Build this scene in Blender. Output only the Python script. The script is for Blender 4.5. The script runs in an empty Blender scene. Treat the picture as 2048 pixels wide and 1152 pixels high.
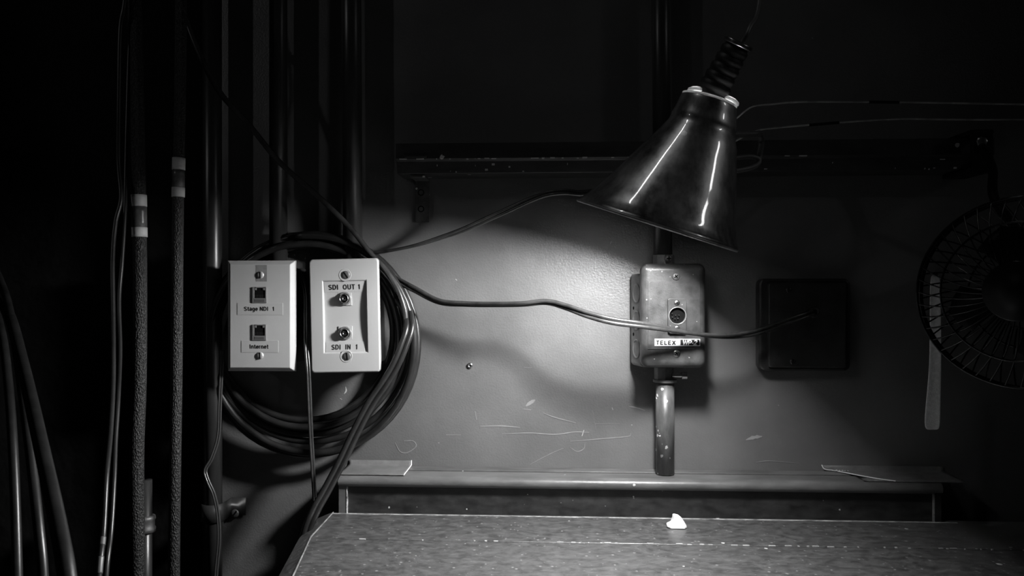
import bpy, math, random
from mathutils import Vector, Matrix
random.seed(7)
S = bpy.context.scene
COL = S.collection

# ------------------------------------------------------------------ camera
FPX = 1500.0
YAW = math.radians(2.8)
CAM = Vector((0, -0.82, 0))
FW = Vector((-math.sin(YAW), math.cos(YAW), 0))
RT = Vector((math.cos(YAW), math.sin(YAW), 0))
UP = Vector((0, 0, 1))
cd = bpy.data.cameras.new('camera'); cam = bpy.data.objects.new('camera', cd); COL.objects.link(cam)
cd.sensor_width = 36; cd.lens = 36 * FPX / 2048; cd.clip_start = 0.01
cam.location = CAM; cam.rotation_euler = (math.pi / 2, 0, YAW)
S.camera = cam
cd.dof.use_dof = True; cd.dof.focus_distance = 0.78; cd.dof.aperture_fstop = 16

# ------------------------------------------------------------------ world, lights, exposure
w = bpy.data.worlds.new('world'); S.world = w; w.use_nodes = True
w.node_tree.nodes['Background'].inputs[0].default_value = (1, 1, 1, 1)
w.node_tree.nodes['Background'].inputs[1].default_value = 0.0025
BULB = 760.0

def lamp(name, kind, loc, power, size=0.05, aim=None, **kw):
    l = bpy.data.lights.new(name, kind); o = bpy.data.objects.new(name, l); COL.objects.link(o)
    l.energy = power; o.location = loc
    if kind == 'AREA': l.shape = 'RECTANGLE'; l.size, l.size_y = size
    else: l.shadow_soft_size = size
    for k, v in kw.items(): setattr(l, k, v)
    if aim is not None:
        o.rotation_euler = (Vector(aim) - Vector(loc)).to_track_quat('-Z', 'Y').to_euler()
    return o
lamp('work_light_left', 'SPOT', (-1.55, -1.20, 0.85), 3.2, 0.02, (-0.22, 0, 0.24), spot_size=math.radians(24), spot_blend=0.5)
lamp('strip_light_high_left', 'AREA', (-0.50, -0.63, 1.40), 0.016, (0.035, 0.36), (0.09, -0.2, 0.12), spread=math.radians(22))
lamp('strip_light_right', 'AREA', (1.80, -0.96, 0.82), 0.018, (0.13, 0.30), (0.11, -0.2, 0.10), spread=math.radians(24))
vs = S.view_settings
vs.view_transform = 'Standard'; vs.look = 'None'; vs.gamma = 1; vs.use_curve_mapping = False; vs.exposure = 0.0

# ------------------------------------------------------------------ layout: a point of the place seen along a sight line
def ray(px, py):
    return FW + RT * ((px - 1024) / FPX) - UP * ((py - 576) / FPX)
def P(px, py, y=0.0):
    d = ray(px, py); return CAM + d * ((y - CAM.y) / d.y)
def PZ(px, py, z):
    d = ray(px, py); return CAM + d * ((z - CAM.z) / d.z)

# ------------------------------------------------------------------ materials
def mat(name, c, rough=0.5, metal=0.0, spec=0.5, mottle=None, bump=None, speck=None, coat=0.0, coat_r=0.03,
        emit=None, stretch=None, rough_var=0.0, speck2=None, trans=0.0):
    m = bpy.data.materials.new(name); m.use_nodes = True
    nt = m.node_tree; N = nt.nodes; Lk = nt.links.new; b = N['Principled BSDF']
    b.inputs['Base Color'].default_value = (c, c, c, 1); b.inputs['Roughness'].default_value = rough
    b.inputs['Metallic'].default_value = metal; b.inputs['Specular IOR Level'].default_value = spec
    b.inputs['Coat Weight'].default_value = coat; b.inputs['Coat Roughness'].default_value = coat_r; b.inputs['Coat IOR'].default_value = 1.9
    if trans: b.inputs['Transmission Weight'].default_value = trans
    if emit: b.inputs['Emission Color'].default_value = (1, 1, 1, 1); b.inputs['Emission Strength'].default_value = emit
    tc = N.new('ShaderNodeTexCoord'); src = tc.outputs['Object']
    mp = N.new('ShaderNodeMapping'); mp.inputs['Scale'].default_value = stretch or (1, 1, 1); Lk(src, mp.inputs[0]); ms = mp.outputs[0]
    col = None
    def val(v):
        n = N.new('ShaderNodeValue'); n.outputs[0].default_value = v; return n.outputs[0]
    def math_(op, a, b_):
        n = N.new('ShaderNodeMath'); n.operation = op
        for i, q in enumerate((a, b_)):
            if isinstance(q, (int, float)): n.inputs[i].default_value = q
            else: Lk(q, n.inputs[i])
        return n.outputs[0]
    cur = val(c)
    if mottle:
        sc, lo, hi = mottle
        nz = N.new('ShaderNodeTexNoise'); nz.inputs['Scale'].default_value = sc; nz.inputs['Detail'].default_value = 6; nz.inputs['Roughness'].default_value = .65; Lk(ms, nz.inputs['Vector'])
        mr = N.new('ShaderNodeMapRange'); mr.inputs['From Min'].default_value = .35; mr.inputs['From Max'].default_value = .68
        mr.inputs['To Min'].default_value = lo; mr.inputs['To Max'].default_value = hi; Lk(nz.outputs[0], mr.inputs[0])
        cur = math_('MULTIPLY', cur, mr.outputs[0])
        if rough_var:
            r2 = N.new('ShaderNodeMapRange'); r2.inputs['From Min'].default_value = .35; r2.inputs['From Max'].default_value = .68
            r2.inputs['To Min'].default_value = rough - rough_var; r2.inputs['To Max'].default_value = rough + rough_var; Lk(nz.outputs[0], r2.inputs[0]); Lk(r2.outputs[0], b.inputs['Roughness'])
    for sp in (speck, speck2):
        if not sp: continue
        sc, thr, prob, sv = sp
        vo = N.new('ShaderNodeTexVoronoi'); vo.inputs['Scale'].default_value = sc; Lk(src, vo.inputs['Vector'])
        nz = N.new('ShaderNodeTexNoise'); nz.inputs['Scale'].default_value = sc * 3; Lk(src, nz.inputs['Vector'])
        dd = math_('ADD', vo.outputs['Distance'], math_('MULTIPLY', math_('SUBTRACT', nz.outputs[0], 0.5), thr * 1.5))
        sx = N.new('ShaderNodeSeparateColor'); Lk(vo.outputs['Color'], sx.inputs[0])
        k = math_('MULTIPLY', math_('LESS_THAN', dd, math_('MULTIPLY', sx.outputs[1], thr)), math_('GREATER_THAN', sx.outputs[0], 1 - prob))
        mx = N.new('ShaderNodeMix'); mx.data_type = 'FLOAT'; Lk(k, mx.inputs[0]); Lk(cur, mx.inputs[2]); mx.inputs[3].default_value = sv
        cur = mx.outputs[0]
    cc = N.new('ShaderNodeCombineColor')
    for i in range(3): Lk(cur, cc.inputs[i])
    Lk(cc.outputs[0], b.inputs['Base Color'])
    if bump:
        prev = None
        for (kind, sc, st, dist) in bump:
            if kind == 'noise':
                t = N.new('ShaderNodeTexNoise'); t.inputs['Detail'].default_value = 3; Lk(ms, t.inputs['Vector']); h = t.outputs[0]
            elif kind == 'voronoi':
                t = N.new('ShaderNodeTexVoronoi'); Lk(ms, t.inputs['Vector']); h = t.outputs['Distance']
            t.inputs['Scale'].default_value = sc
            bp = N.new('ShaderNodeBump'); bp.inputs['Strength'].default_value = st; bp.inputs['Distance'].default_value = dist
            Lk(h, bp.inputs['Height'])
            if prev: Lk(prev, bp.inputs['Normal'])
            prev = bp.outputs[0]
        Lk(prev, b.inputs['Normal'])
    return m

M = {}
M['wall'] = mat('dark_wall_paint', .13, .42, mottle=(9, .85, 1.15), bump=[('noise', 520, .35, .0007), ('noise', 40, .2, .0015)],
                speck=(60, .10, .03, .35), spec=.9, rough_var=.05)
M['shade_black'] = mat('matt_black_shade', .012, .9, spec=.1, bump=[('noise', 30, .4, .01)])  # darkness of the unlit left wall put into the colour; floor shares it
M['desk'] = mat('scuffed_black_desk', .066, .46, spec=1.0, mottle=(170, .6, 1.5), stretch=(.7, 1, 1), bump=[('noise', 500, .35, .0005), ('noise', 30, .15, .002)],
                speck=(85, .20, .07, .6), speck2=(300, .36, .16, .24), rough_var=.07, coat=.2, coat_r=.2)
M['desk_edge'] = mat('worn_desk_edge', .22, .45, mottle=(60, .5, 1.6), bump=[('noise', 300, .3, .0005)])
M['panel'] = mat('dark_riser_paint', .02, .5, mottle=(90, .5, 1.7), stretch=(.5, 1, 1), bump=[('noise', 200, .3, .0005)], speck=(110, .22, .07, .5), speck2=(240, .3, .05, .2), rough_var=.08)
M['mould'] = mat('dark_moulding_paint', .10, .38, mottle=(25, .6, 1.5), stretch=(.4, 1, 1), bump=[('noise', 300, .4, .0005)], speck=(100, .22, .08, .5))
M['chip'] = mat('chipped_bare_edge', .5, .6, mottle=(220, .1, 1.4), stretch=(.3, 1, 1))
M['gap'] = mat('dark_gap', .006, .9, spec=.1)
M['tape'] = mat('grey_cloth_tape', .13, .6, bump=[('noise', 900, .6, .0004)], mottle=(60, .8, 1.2))
M['tape_edge'] = mat('frayed_tape_edge', .75, .8)
M['paper'] = mat('white_paper', .85, .7)
M['bell'] = mat('tarnished_lamp_metal', .42, .38, metal=.8, mottle=(32, .35, 1.8), stretch=(1, 1, .6), coat=1.0, coat_r=.055, speck2=(60, .20, .10, .8), rough_var=.08, speck=(60, .16, .10, .6),
                bump=[('noise', 18, .12, .003), ('noise', 300, .12, .0003)])
M['lip'] = mat('lit_lip_metal', .45, .4, metal=.5, mottle=(60, .6, 1.3))  # lamplight along the rim is put into this pale tone; rods share it
M['lining'] = mat('lamp_inner_lining', .12, .5)
M['bulb'] = mat('lit_bulb', .9, .5, emit=BULB)
M['ceramic'] = mat('white_ceramic', .85, .35)
M['bulb_glass'] = mat('glowing_bulb_glass', .8, .4, emit=40)
M['glow_tab'] = mat('translucent_porcelain', .85, .4)
_n = M['glow_tab'].node_tree; _t = _n.nodes.new('ShaderNodeBsdfTranslucent'); _x = _n.nodes.new('ShaderNodeMixShader'); _x.inputs[0].default_value = .5
_n.links.new(_n.nodes['Principled BSDF'].outputs[0], _x.inputs[1]); _n.links.new(_t.outputs[0], _x.inputs[2]); _n.links.new(_x.outputs[0], _n.nodes['Material Output'].inputs[0])
M['black_plastic'] = mat('black_plastic', .02, .5, bump=[('noise', 300, .2, .0004)])
M['dull_metal'] = mat('dull_grey_metal', .16, .5, metal=.5)
M['screw_metal'] = mat('satin_screw_metal', .55, .5, metal=.5)
M['strap_metal'] = mat('dark_strap_metal', .04, .4, metal=.3)
M['steel'] = mat('bright_steel', .55, .28, metal=1, mottle=(200, .6, 1.2))
M['cable'] = mat('black_rubber_cable', .015, .36, mottle=(40, .7, 1.5), spec=.6, speck=(150, .08, .06, .25), bump=[('noise', 250, .15, .0004)])
M['cord'] = mat('glossy_black_cord', .035, .27, spec=.8, mottle=(60, .7, 1.5))
M['brown_cord'] = mat('thin_glossy_cord', .05, .3, spec=.8)
M['box'] = mat('cast_grey_enamel', .06, .42, mottle=(70, .6, 1.4), bump=[('noise', 700, .4, .0004)], speck=(260, .22, .12, .35), speck2=(90, .14, .10, .45), rough_var=.06)
M['backbox'] = mat('grey_steel_box', .16, .42, mottle=(60, .7, 1.3), bump=[('noise', 300, .3, .0006)])
M['blank'] = mat('black_enamel_cover', .02, .35, mottle=(50, .7, 1.5), bump=[('noise', 300, .3, .0006)])
M['conduit'] = mat('painted_conduit', .15, .42, metal=.2, mottle=(55, .55, 1.5), stretch=(1, 1, .35), bump=[('noise', 300, .3, .0005)])
M['conduit_chip'] = mat('chipped_conduit', .12, .42, metal=.2, mottle=(55, .55, 1.5), stretch=(1, 1, .35), bump=[('noise', 300, .3, .0005)],
                        speck=(140, .35, .16, .8), speck2=(230, .4, .14, .7))
M['pipe'] = mat('dark_painted_pipe', .03, .34, spec=.7, mottle=(40, .7, 1.4), bump=[('noise', 200, .2, .0005)], stretch=(1, 1, .3), speck=(140, .1, .03, .3))
M['plate'] = mat('white_plastic_plate', .50, .38, bump=[('noise', 600, .12, .0002)], mottle=(14, .94, 1.04))
M['plate_w'] = mat('ivory_plastic_plate', .45, .5, bump=[('noise', 600, .12, .0002)])
M['sticker'] = mat('clear_label_tape', .48, .25)
M['patch'] = mat('grey_patch', .22, .6, mottle=(120, .8, 1.3))
M['ink'] = mat('black_ink', .01, .6)
M['white_ink'] = mat('white_ink', .9, .5)
M['jack'] = mat('grey_jack_plastic', .22, .4, metal=.3)
M['loom'] = mat('braided_loom', .015, .6, bump=[('voronoi', 800, 1.0, .0010)], mottle=(500, .3, 2.2), stretch=(1, 1, .55))
M['wtape'] = mat('white_wrap_tape', .62, .6, mottle=(90, .85, 1.1))
M['ctape'] = mat('brown_wrap_tape', .10, .3, mottle=(110, .5, 1.8))
M['rail'] = mat('chipped_black_rail', .025, .45, mottle=(45, .6, 1.6), bump=[('noise', 250, .3, .0006)], speck=(110, .28, .07, .55), speck2=(45, .10, .15, .6), stretch=(.5, 1, 1))
M['fan'] = mat('black_fan_wire', .006, .15, spec=.5)
M['fan_plastic'] = mat('black_fan_plastic', .006, .5, spec=.2)
M['cloth'] = mat('white_webbing', .9, .85, bump=[('noise', 900, .6, .0006)], mottle=(300, .85, 1.1))
M['junction'] = mat('smoky_plastic_box', .03, .35, mottle=(40, .6, 1.6))
M['scuff'] = mat('pale_scuff', .26, .6)
M['scuff_white'] = mat('white_scuff', .5, .6)

# ------------------------------------------------------------------ mesh helpers (all coordinates in metres, world space)
def loc_of(o):
    v = Vector((0, 0, 0))
    while o is not None: v += o.location; o = o.parent
    return v
def mesh(name, V, F, m, parent=None, smooth=False, bevel=0, seg=3, origin=None):
    V = [Vector(v) for v in V]
    if parent is None:
        if origin is None:
            origin = Vector((sum(v.x for v in V) / len(V), sum(v.y for v in V) / len(V), min(v.z for v in V)))
        off = Vector(origin)
    else:
        off = loc_of(parent)
    me = bpy.data.meshes.new(name); me.from_pydata([tuple(v - off) for v in V], [], F)
    me.validate(); me.update()
    if m: me.materials.append(m)
    import bmesh
    bm = bmesh.new(); bm.from_mesh(me); bmesh.ops.recalc_face_normals(bm, faces=bm.faces); bm.to_mesh(me); bm.free()
    for p in me.polygons: p.use_smooth = smooth
    o = bpy.data.objects.new(name, me); COL.objects.link(o)
    if parent is None: o.location = off
    else: o.parent = parent
    if bevel:
        b = o.modifiers.new('bevel', 'BEVEL'); b.width = bevel; b.segments = seg; b.limit_method = 'ANGLE'; b.angle_limit = math.radians(40)
        for p in me.polygons: p.use_smooth = True
        ws = o.modifiers.new('wn', 'WEIGHTED_NORMAL'); ws.keep_sharp = True
    return o
def tag(o, label, cat, group=None):
    o['label'] = label; o['category'] = cat
    if group: o['group'] = group
    return o
def thing(name, loc, label, cat, group=None):
    o = bpy.data.objects.new(name, None); COL.objects.link(o); o.location = loc; o.empty_display_size = .02
    return tag(o, label, cat, group)
class G:
    """collects geometry of one mesh"""
    def __init__(s): s.V = []; s.F = []
    def add(s, V, F):
        n = len(s.V); s.V += [Vector(v) for v in V]; s.F += [tuple(i + n for i in f) for f in F]; return s
    def box(s, a, b, fr=None):
        V = [(x, y, z) for x in (a[0], b[0]) for y in (a[1], b[1]) for z in (a[2], b[2])]
        if fr: V = [fr(*v) for v in V]
        return s.add(V, [(0, 1, 3, 2), (4, 6, 7, 5), (0, 4, 5, 1), (2, 3, 7, 6), (0, 2, 6, 4), (1, 5, 7, 3)])
    def tube(s, pts, r, n=12, cap=True):
        pts = [Vector(p) for p in pts]; V = []; F = []
        T = []
        for i in range(len(pts)):
            a = pts[max(i - 1, 0)]; b = pts[min(i + 1, len(pts) - 1)]; T.append((b - a).normalized())
        ref = Vector((0, -1, 0)) if abs(T[0].y) < .9 else Vector((1, 0, 0))
        N0 = (ref - T[0] * ref.dot(T[0])).normalized()
        for i, p in enumerate(pts):
            if i:
                N0 = (N0 - T[i] * N0.dot(T[i])).normalized()
            B = T[i].cross(N0)
            rr = r(i / (len(pts) - 1)) if callable(r) else r
            for k in range(n):
                a = 2 * math.pi * k / n; V.append(p + (N0 * math.cos(a) + B * math.sin(a)) * rr)
        for i in range(len(pts) - 1):
            for k in range(n):
                a = i * n + k; b = i * n + (k + 1) % n; F.append((a, b, b + n, a + n))
        if cap: F.append(tuple(range(n))); F.append(tuple(range((len(pts) - 1) * n, len(pts) * n)))
        return s.add(V, F)
    def lathe(s, prof, O, A, n=48, center=None, closed=False):
        """prof: (along, radius) pairs about axis A from O"""
        O = Vector(O); A = Vector(A).normalized()
        X = A.cross(Vector((0, 1, 0)) if abs(A.y) < .9 else Vector((0, 0, 1))).normalized(); Y = A.cross(X)
        V = []; F = []
        for (h, r) in prof:
            c = O + A * h + (center(h) if center else Vector((0, 0, 0)))
            for k in range(n):
                a = 2 * math.pi * k / n; V.append(c + (X * math.cos(a) + Y * math.sin(a)) * max(r, 1e-5))
        m_ = len(prof)
        for i in range(m_ if closed else m_ - 1):
            j = (i + 1) % m_
            for k in range(n):
                k2 = (k + 1) % n; F.append((i * n + k, i * n + k2, j * n + k2, j * n + k))
        return s.add(V, F)
    def prism(s, poly, fr, w0, w1, inset=0):
        """poly: (u,v) list; fr maps (u,v,w) to world; inset shrinks the w1 face"""
        n = len(poly); cu = sum(p[0] for p in poly) / n; cv = sum(p[1] for p in poly) / n
        def sh(p):
            return (p[0] - math.copysign(inset, p[0] - cu) if inset else p[0], p[1] - math.copysign(inset, p[1] - cv) if inset else p[1])
        V = [fr(u, v, w0) for u, v in poly] + [fr(*sh(p), w1) for p in poly]
        F = [tuple(range(n)), tuple(range(n, 2 * n))] + [(i, (i + 1) % n, n + (i + 1) % n, n + i) for i in range(n)]
        return s.add(V, F)
    def build(s, name, m, parent=None, **k): return mesh(name, s.V, s.F, m, parent, **k)
def smoothpath(pts, n=10):
    pts = [Vector(p) for p in pts]; q = [pts[0] * 2 - pts[1]] + pts + [pts[-1] * 2 - pts[-2]]; out = []
    for i in range(1, len(q) - 2):
        for k in range(n):
            t = k / n; a, b, c, d = q[i - 1], q[i], q[i + 1], q[i + 2]
            out.append(.5 * ((2 * b) + (c - a) * t + (2 * a - 5 * b + 4 * c - d) * t * t + (3 * b - a - 3 * c + d) * t ** 3))
    out.append(pts[-1]); return out
def path(lst, n=10):           # (px, py, y) sight points turned into a smooth line in the place
    return smoothpath([P(*p) for p in lst], n)
def zip_cord(name, pts, r, tw, m, parent=None):
    """two strands lying side by side; tw(t) is their roll angle about the line"""
    g = G(); A = []; B = []
    for i, p in enumerate(pts):
        t = (pts[min(i + 1, len(pts) - 1)] - pts[max(i - 1, 0)]).normalized()
        n = (Vector((0, -1, 0)) - t * -t.y).normalized(); b = t.cross(n)
        a = tw(i / (len(pts) - 1)); o = (n * math.cos(a) + b * math.sin(a)) * r * .93
        A.append(p + o); B.append(p - o)
    g.tube(A, r, 10); g.tube(B, r, 10)
    return g.build(name, m, parent, smooth=True)
def frame(O, ang=0.0):
    U = Vector((math.cos(ang), 0, math.sin(ang))); V = Vector((-math.sin(ang), 0, math.cos(ang))); W = Vector((0, -1, 0)); O = Vector(O)
    f = lambda u, v, w: O + U * u + V * v + W * w
    f.O, f.U, f.V, f.W, f.ang = O, U, V, W, ang
    return f
def loc2(fr, px, py, y):
    d = P(px, py, y) - fr.O; return d.dot(fr.U), d.dot(fr.V)
def rrect(u0, v0, u1, v1, r, n=5):
    out = []
    for (cx, cy, a0) in ((u1 - r, v1 - r, 0), (u0 + r, v1 - r, 90), (u0 + r, v0 + r, 180), (u1 - r, v0 + r, 270)):
        for k in range(n + 1):
            a = math.radians(a0 + 90 * k / n); out.append((cx + r * math.cos(a), cy + r * math.sin(a)))
    return out
def arc_(cx, cy, rx, ry, a0, a1, n=10):
    return [(cx + rx * math.cos(math.radians(a0 + (a1 - a0) * i / n)), cy + ry * math.sin(math.radians(a0 + (a1 - a0) * i / n))) for i in range(n + 1)]
# plain bold sans lettering drawn with strokes: (advance, strokes) on a cap height of 1
GLYPH = {
 'S': (.70, [arc_(.33, .74, .24, .18, 20, 270, 12) + arc_(.33, .26, .25, .20, 90, -160, 12)]),
 'D': (.74, [[(.10, .08), (.10, .92)] + [(.30, .92)] + arc_(.30, .5, .32, .42, 90, -90, 12)[1:] + [(.10, .08)]]),
 'I': (.30, [[(.13, 0), (.13, 1)]]),
 'O': (.80, [arc_(.38, .5, .30, .42, 0, 360, 24)]),
 'U': (.74, [[(.10, 1), (.10, .35)] + arc_(.35, .33, .25, .25, 180, 360, 12) + [(.60, 1)]]),
 'T': (.64, [[(0, .92), (.60, .92)], [(.30, 0), (.30, .92)]]),
 'N': (.74, [[(.10, 0), (.10, 1)], [(.60, 0), (.60, 1)], [(.12, .93), (.58, .07)]]),
 '1': (.56, [[(.34, 0), (.34, 1)], [(.34, .86), (.14, .74)]]),
 'E': (.64, [[(.10, 0), (.10, 1)], [(.10, .92), (.56, .92)], [(.10, .5), (.52, .5)], [(.10, .08), (.56, .08)]]),
 'L': (.60, [[(.10, 0), (.10, 1)], [(.10, .08), (.54, .08)]]),
 'X': (.68, [[(.05, 0), (.60, 1)], [(.60, 0), (.05, 1)]]),
 'W': (.98, [[(.05, 1), (.25, .04), (.47, .92), (.69, .04), (.89, 1)]]),
 'P': (.68, [[(.10, 0), (.10, 1)], [(.10, .92), (.35, .92)] + arc_(.35, .68, .22, .24, 90, -90, 8)[1:] + [(.10, .44)]]),
 '-': (.40, [[(.05, .40), (.32, .40)]]),
 '2': (.64, [arc_(.30, .72, .22, .20, 170, -30, 10) + [(.06, .08), (.56, .08)]]),
 't': (.36, [[(.17, .95), (.17, .18)] + [(.22, .08), (.34, .07)], [(.02, .68), (.32, .68)]]),
 'a': (.58, [arc_(.26, .56, .18, .14, 165, 40, 6) + [(.45, .50), (.45, 0)], arc_(.24, .22, .17, .16, 60, 330, 12) + [(.45, .24)], [(.24, .40), (.45, .42)]]),
 'g': (.62, [arc_(.27, .38, .20, .30, 0, 360, 16), [(.48, .72), (.48, -.04)] + arc_(.28, -.06, .20, .17, 0, -150, 8)]),
 'e': (.58, [[(.08, .38), (.47, .38)] + arc_(.27, .37, .20, .30, 0, 310, 16)]),
 'n': (.60, [[(.09, 0), (.09, .74)], arc_(.28, .46, .19, .22, 170, 0, 8) + [(.47, 0)]]),
 'r': (.40, [[(.09, 0), (.09, .74)], arc_(.28, .44, .19, .22, 170, 75, 6)]),
 ' ': (.30, []),
}
def text(body, fr, u, v, w, size, m, parent, name='lettering', bold=.17, xs=1.0, shear=0.0, sp=0.0, curve=None):
    cap = size * .72; V = []; F = []; x = 0; total = sum(GLYPH[c][0] + sp for c in body) - sp
    def add(u_, v_):
        lu = (u_ + shear * v_ - total / 2) * cap * xs; lv = (v_ - .5) * cap
        dw = curve(v + lv) - curve(v) if curve else 0
        V.append(fr(u + lu, v + lv, w + dw))
    for c in body:
        adv, strokes = GLYPH[c]
        for st in strokes:
            closed = len(st) > 3 and abs(st[0][0] - st[-1][0]) < 1e-6 and abs(st[0][1] - st[-1][1]) < 1e-6
            pts = [Vector((p[0], p[1])) for p in st]
            if closed: pts = pts[:-1]
            n = len(pts); base = len(V); h = bold / 2
            for i in range(n):
                a_ = pts[i - 1] if (i or closed) else None; b_ = pts[(i + 1) % n] if (i < n - 1 or closed) else None
                d1 = (pts[i] - a_).normalized() if a_ is not None else None; d2 = (b_ - pts[i]).normalized() if b_ is not None else None
                if d1 is None: d1 = d2
                if d2 is None: d2 = d1
                n1 = Vector((-d1.y, d1.x)); n2 = Vector((-d2.y, d2.x)); mm = (n1 + n2)
                mm = mm.normalized() if mm.length > 1e-3 else n1
                k_ = h / max(mm.dot(n1), .45)
                for sg in (1, -1): q = pts[i] + mm * (k_ * sg); add(x + q.x, q.y)
            for i in range(n if closed else n - 1):
                j = (i + 1) % n; F.append((base + 2 * i, base + 2 * j, base + 2 * j + 1, base + 2 * i + 1))
        x += adv + sp
    o = mesh(name, V, F, m, parent)
    so = o.modifiers.new('s', 'SOLIDIFY'); so.thickness = .00008; so.offset = 0
    return o
def screw(name, C, r, parent, m, head=.0012, slot_ang=math.pi / 2, cross=False, nrm=(0, -1, 0)):
    g = G(); g.lathe([(-.001, r), (head * .3, r), (head * .8, r * .8), (head, r * .45), (head, 0)], C, nrm, 20)
    o = g.build(name, m, parent, smooth=True)
    f = frame(C, slot_ang); s = G(); s.box((-r * .86, -r * .19, head * .2), (r * .86, r * .19, head * 1.05), f)
    if cross: s.V = []; s.F = []; s.box((-r * .55, -r * .13, 0), (r * .55, r * .13, head * 1.1), f); s.box((-r * .13, -r * .55, 0), (r * .13, r * .55, head * 1.1), f)
    s.build('slot', M['gap'], o)
    return o

# ================================================================== THE SETTING
XL = P(438, 900).x
def struct(o): o['kind'] = 'structure'; return o
# back wall with slightly uneven board face
g = G(); g.box((XL, 0, -.99), (1.3, .03, .95)); wall = struct(g.build('wall_back', M['wall']))
g = G(); g.box((-1.3, .030, -.99), (XL, .05, .95)); struct(g.build('wall_left', M['shade_black']))  # set back and kept black for the shade at far left
g = G(); g.box((-1.3, -1.6, -1.01), (1.3, .05, -.99)); struct(g.build('floor', M['shade_black']))

def scratch(pts, wpx=1.2, m='scuff', y=-.0004):
    """scrape lying on the wall face, a thin raised sliver"""
    pp = smoothpath([P(x, yy, y) for x, yy in pts], 5) if len(pts) > 2 else [P(*p, y) for p in pts]
    V = []; F = []
    k = wpx * .00054
    for i, p in enumerate(pp):
        t = (pp[min(i + 1, len(pp) - 1)] - pp[max(i - 1, 0)]).normalized(); n = t.cross(Vector((0, 1, 0)))
        h = k * (.3 + .7 * math.sin(math.pi * i / (len(pp) - 1))) * random.uniform(.6, 1.2) * .5
        V += [p + n * h, p - n * h, p + n * h + Vector((0, .0004, 0)), p - n * h + Vector((0, .0004, 0))]
    for i in range(len(pp) - 1):
        a = 4 * i; F += [(a, a + 1, a + 5, a + 4), (a, a + 4, a + 6, a + 2), (a + 1, a + 3, a + 7, a + 5)]
    mesh('scratch', V, F, M[m], wall)
for pts, wd, m in [([(1004, 868), (1060, 866), (1110, 869), (1150, 864), (1178, 865)], 2.0, 'scuff'), ([(960, 853), (1000, 852), (1040, 855)], 2.5, 'scuff'),
        ([(1086, 826), (1110, 835), (1152, 846)], 1.8, 'scuff'), ([(1140, 883), (1200, 878), (1255, 873), (1262, 866)], 1.3, 'scuff'),
        ([(1052, 812), (1060, 806), (1070, 800)], 7, 'scuff'), ([(1047, 818), (1062, 820)], 3, 'scuff'), ([(950, 822), (953, 840)], 3, 'scuff'),
        ([(1060, 929), (1100, 908), (1128, 896)], 1.0, 'scuff'), ([(1140, 895), (1155, 903), (1168, 897), (1170, 885)], 1.2, 'scuff'),
        ([(1258, 813), (1275, 816), (1290, 821)], 2.2, 'scuff'), ([(1185, 820), (1192, 857)], 1.0, 'scuff'), ([(1190, 848), (1240, 847)], 1.0, 'scuff'),
        ([(892, 870), (922, 870)], 2.0, 'scuff'), ([(1048, 735), (1064, 735)], 2.4, 'scuff'), ([(790, 885), (800, 903), (815, 905), (832, 893), (826, 882), (808, 882)], 2.0, 'scuff'),
        ([(1492, 880), (1508, 875), (1524, 873)], 8, 'scuff'), ([(1512, 925), (1540, 922), (1600, 927)], 1.0, 'scuff'),
        ([(688, 788), (692, 782), (691, 774)], 2.5, 'scuff_white'), ([(680, 797), (684, 799)], 3, 'scuff_white'), ([(911, 558), (914, 561)], 4.5, 'scuff_white'),
        ([(1221, 488), (1223, 482)], 2.5, 'scuff_white'), ([(876, 886), (879, 886)], 6, 'scuff'), ([(1164, 872), (1168, 860)], 3, 'scuff_white'),
        ([(1224, 815), (1226, 820)], 3, 'scuff_white'), ([(1262, 850), (1265, 850)], 3, 'scuff_white'), ([(1556, 810), (1558, 811)], 3, 'scuff_white'),
        ([(1624, 75), (1626, 77)], 3, 'scuff_white'), ([(1537, 334), (1540, 336)], 4, 'scuff_white')]:
    scratch(pts, wd, m)

# ================================================================== DESK
ZD = P(668, 1024, -.040).z
poly_px = [(668, 1023), (622, 1073), (586, 1152)]
inner = [PZ(x, y, ZD) for x, y in poly_px]
seam_y = PZ(1024, 1085.5, ZD).y
inner = [Vector((inner[0].x, -.038, ZD)), Vector((inner[1].x, inner[1].y, ZD)), inner[2]]
d = (inner[2] - inner[1]).normalized(); inner.append(Vector((inner[2].x + d.x * .30, -.56, ZD)))
outer = [PZ(x, y, ZD - .009) for x, y in ((650, 1018), (597, 1078), (557, 1152))]
outer[0].y = -.038
outer.append(Vector((inner[3].x - .014, -.56, ZD - .009)))
desk = thing('desk', (.35, -.3, ZD - .75), 'worn black wooden desk of two planks with paint-flecked seam, below the lamp', 'desk')
XR = 1.0
def xl(y):
    for a, b in zip(inner, inner[1:]):
        if b.y <= y <= a.y: return a.x + (b.x - a.x) * (y - a.y) / (b.y - a.y)
    return inner[-1].x
def slab(pts, name, m, bev=.0008):
    n = len(pts); V = [Vector((p.x, p.y, ZD)) for p in pts] + [Vector((p.x, p.y, ZD - .022)) for p in pts]
    F = [tuple(range(n)), tuple(range(n, 2 * n))] + [(i, (i + 1) % n, n + (i + 1) % n, n + i) for i in range(n)]
    return mesh(name, V, F, m, desk, bevel=bev, seg=2)
k = inner[1]; sy = PZ(640, 1077, ZD).y
sr = PZ(1990, 1107, ZD).y
slab([inner[0], Vector((XR, -.038, ZD)), Vector((XR, sy + .0007, ZD)), Vector((xl(sy + .0007), sy + .0007, ZD))], 'rear_plank', M['desk'])
slab([Vector((xl(sy - .0007), sy - .0007, ZD)), Vector((XR, sy - .0007, ZD)), Vector((XR, -.56, ZD)), inner[3], inner[2]], 'front_plank', M['desk'])
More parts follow.
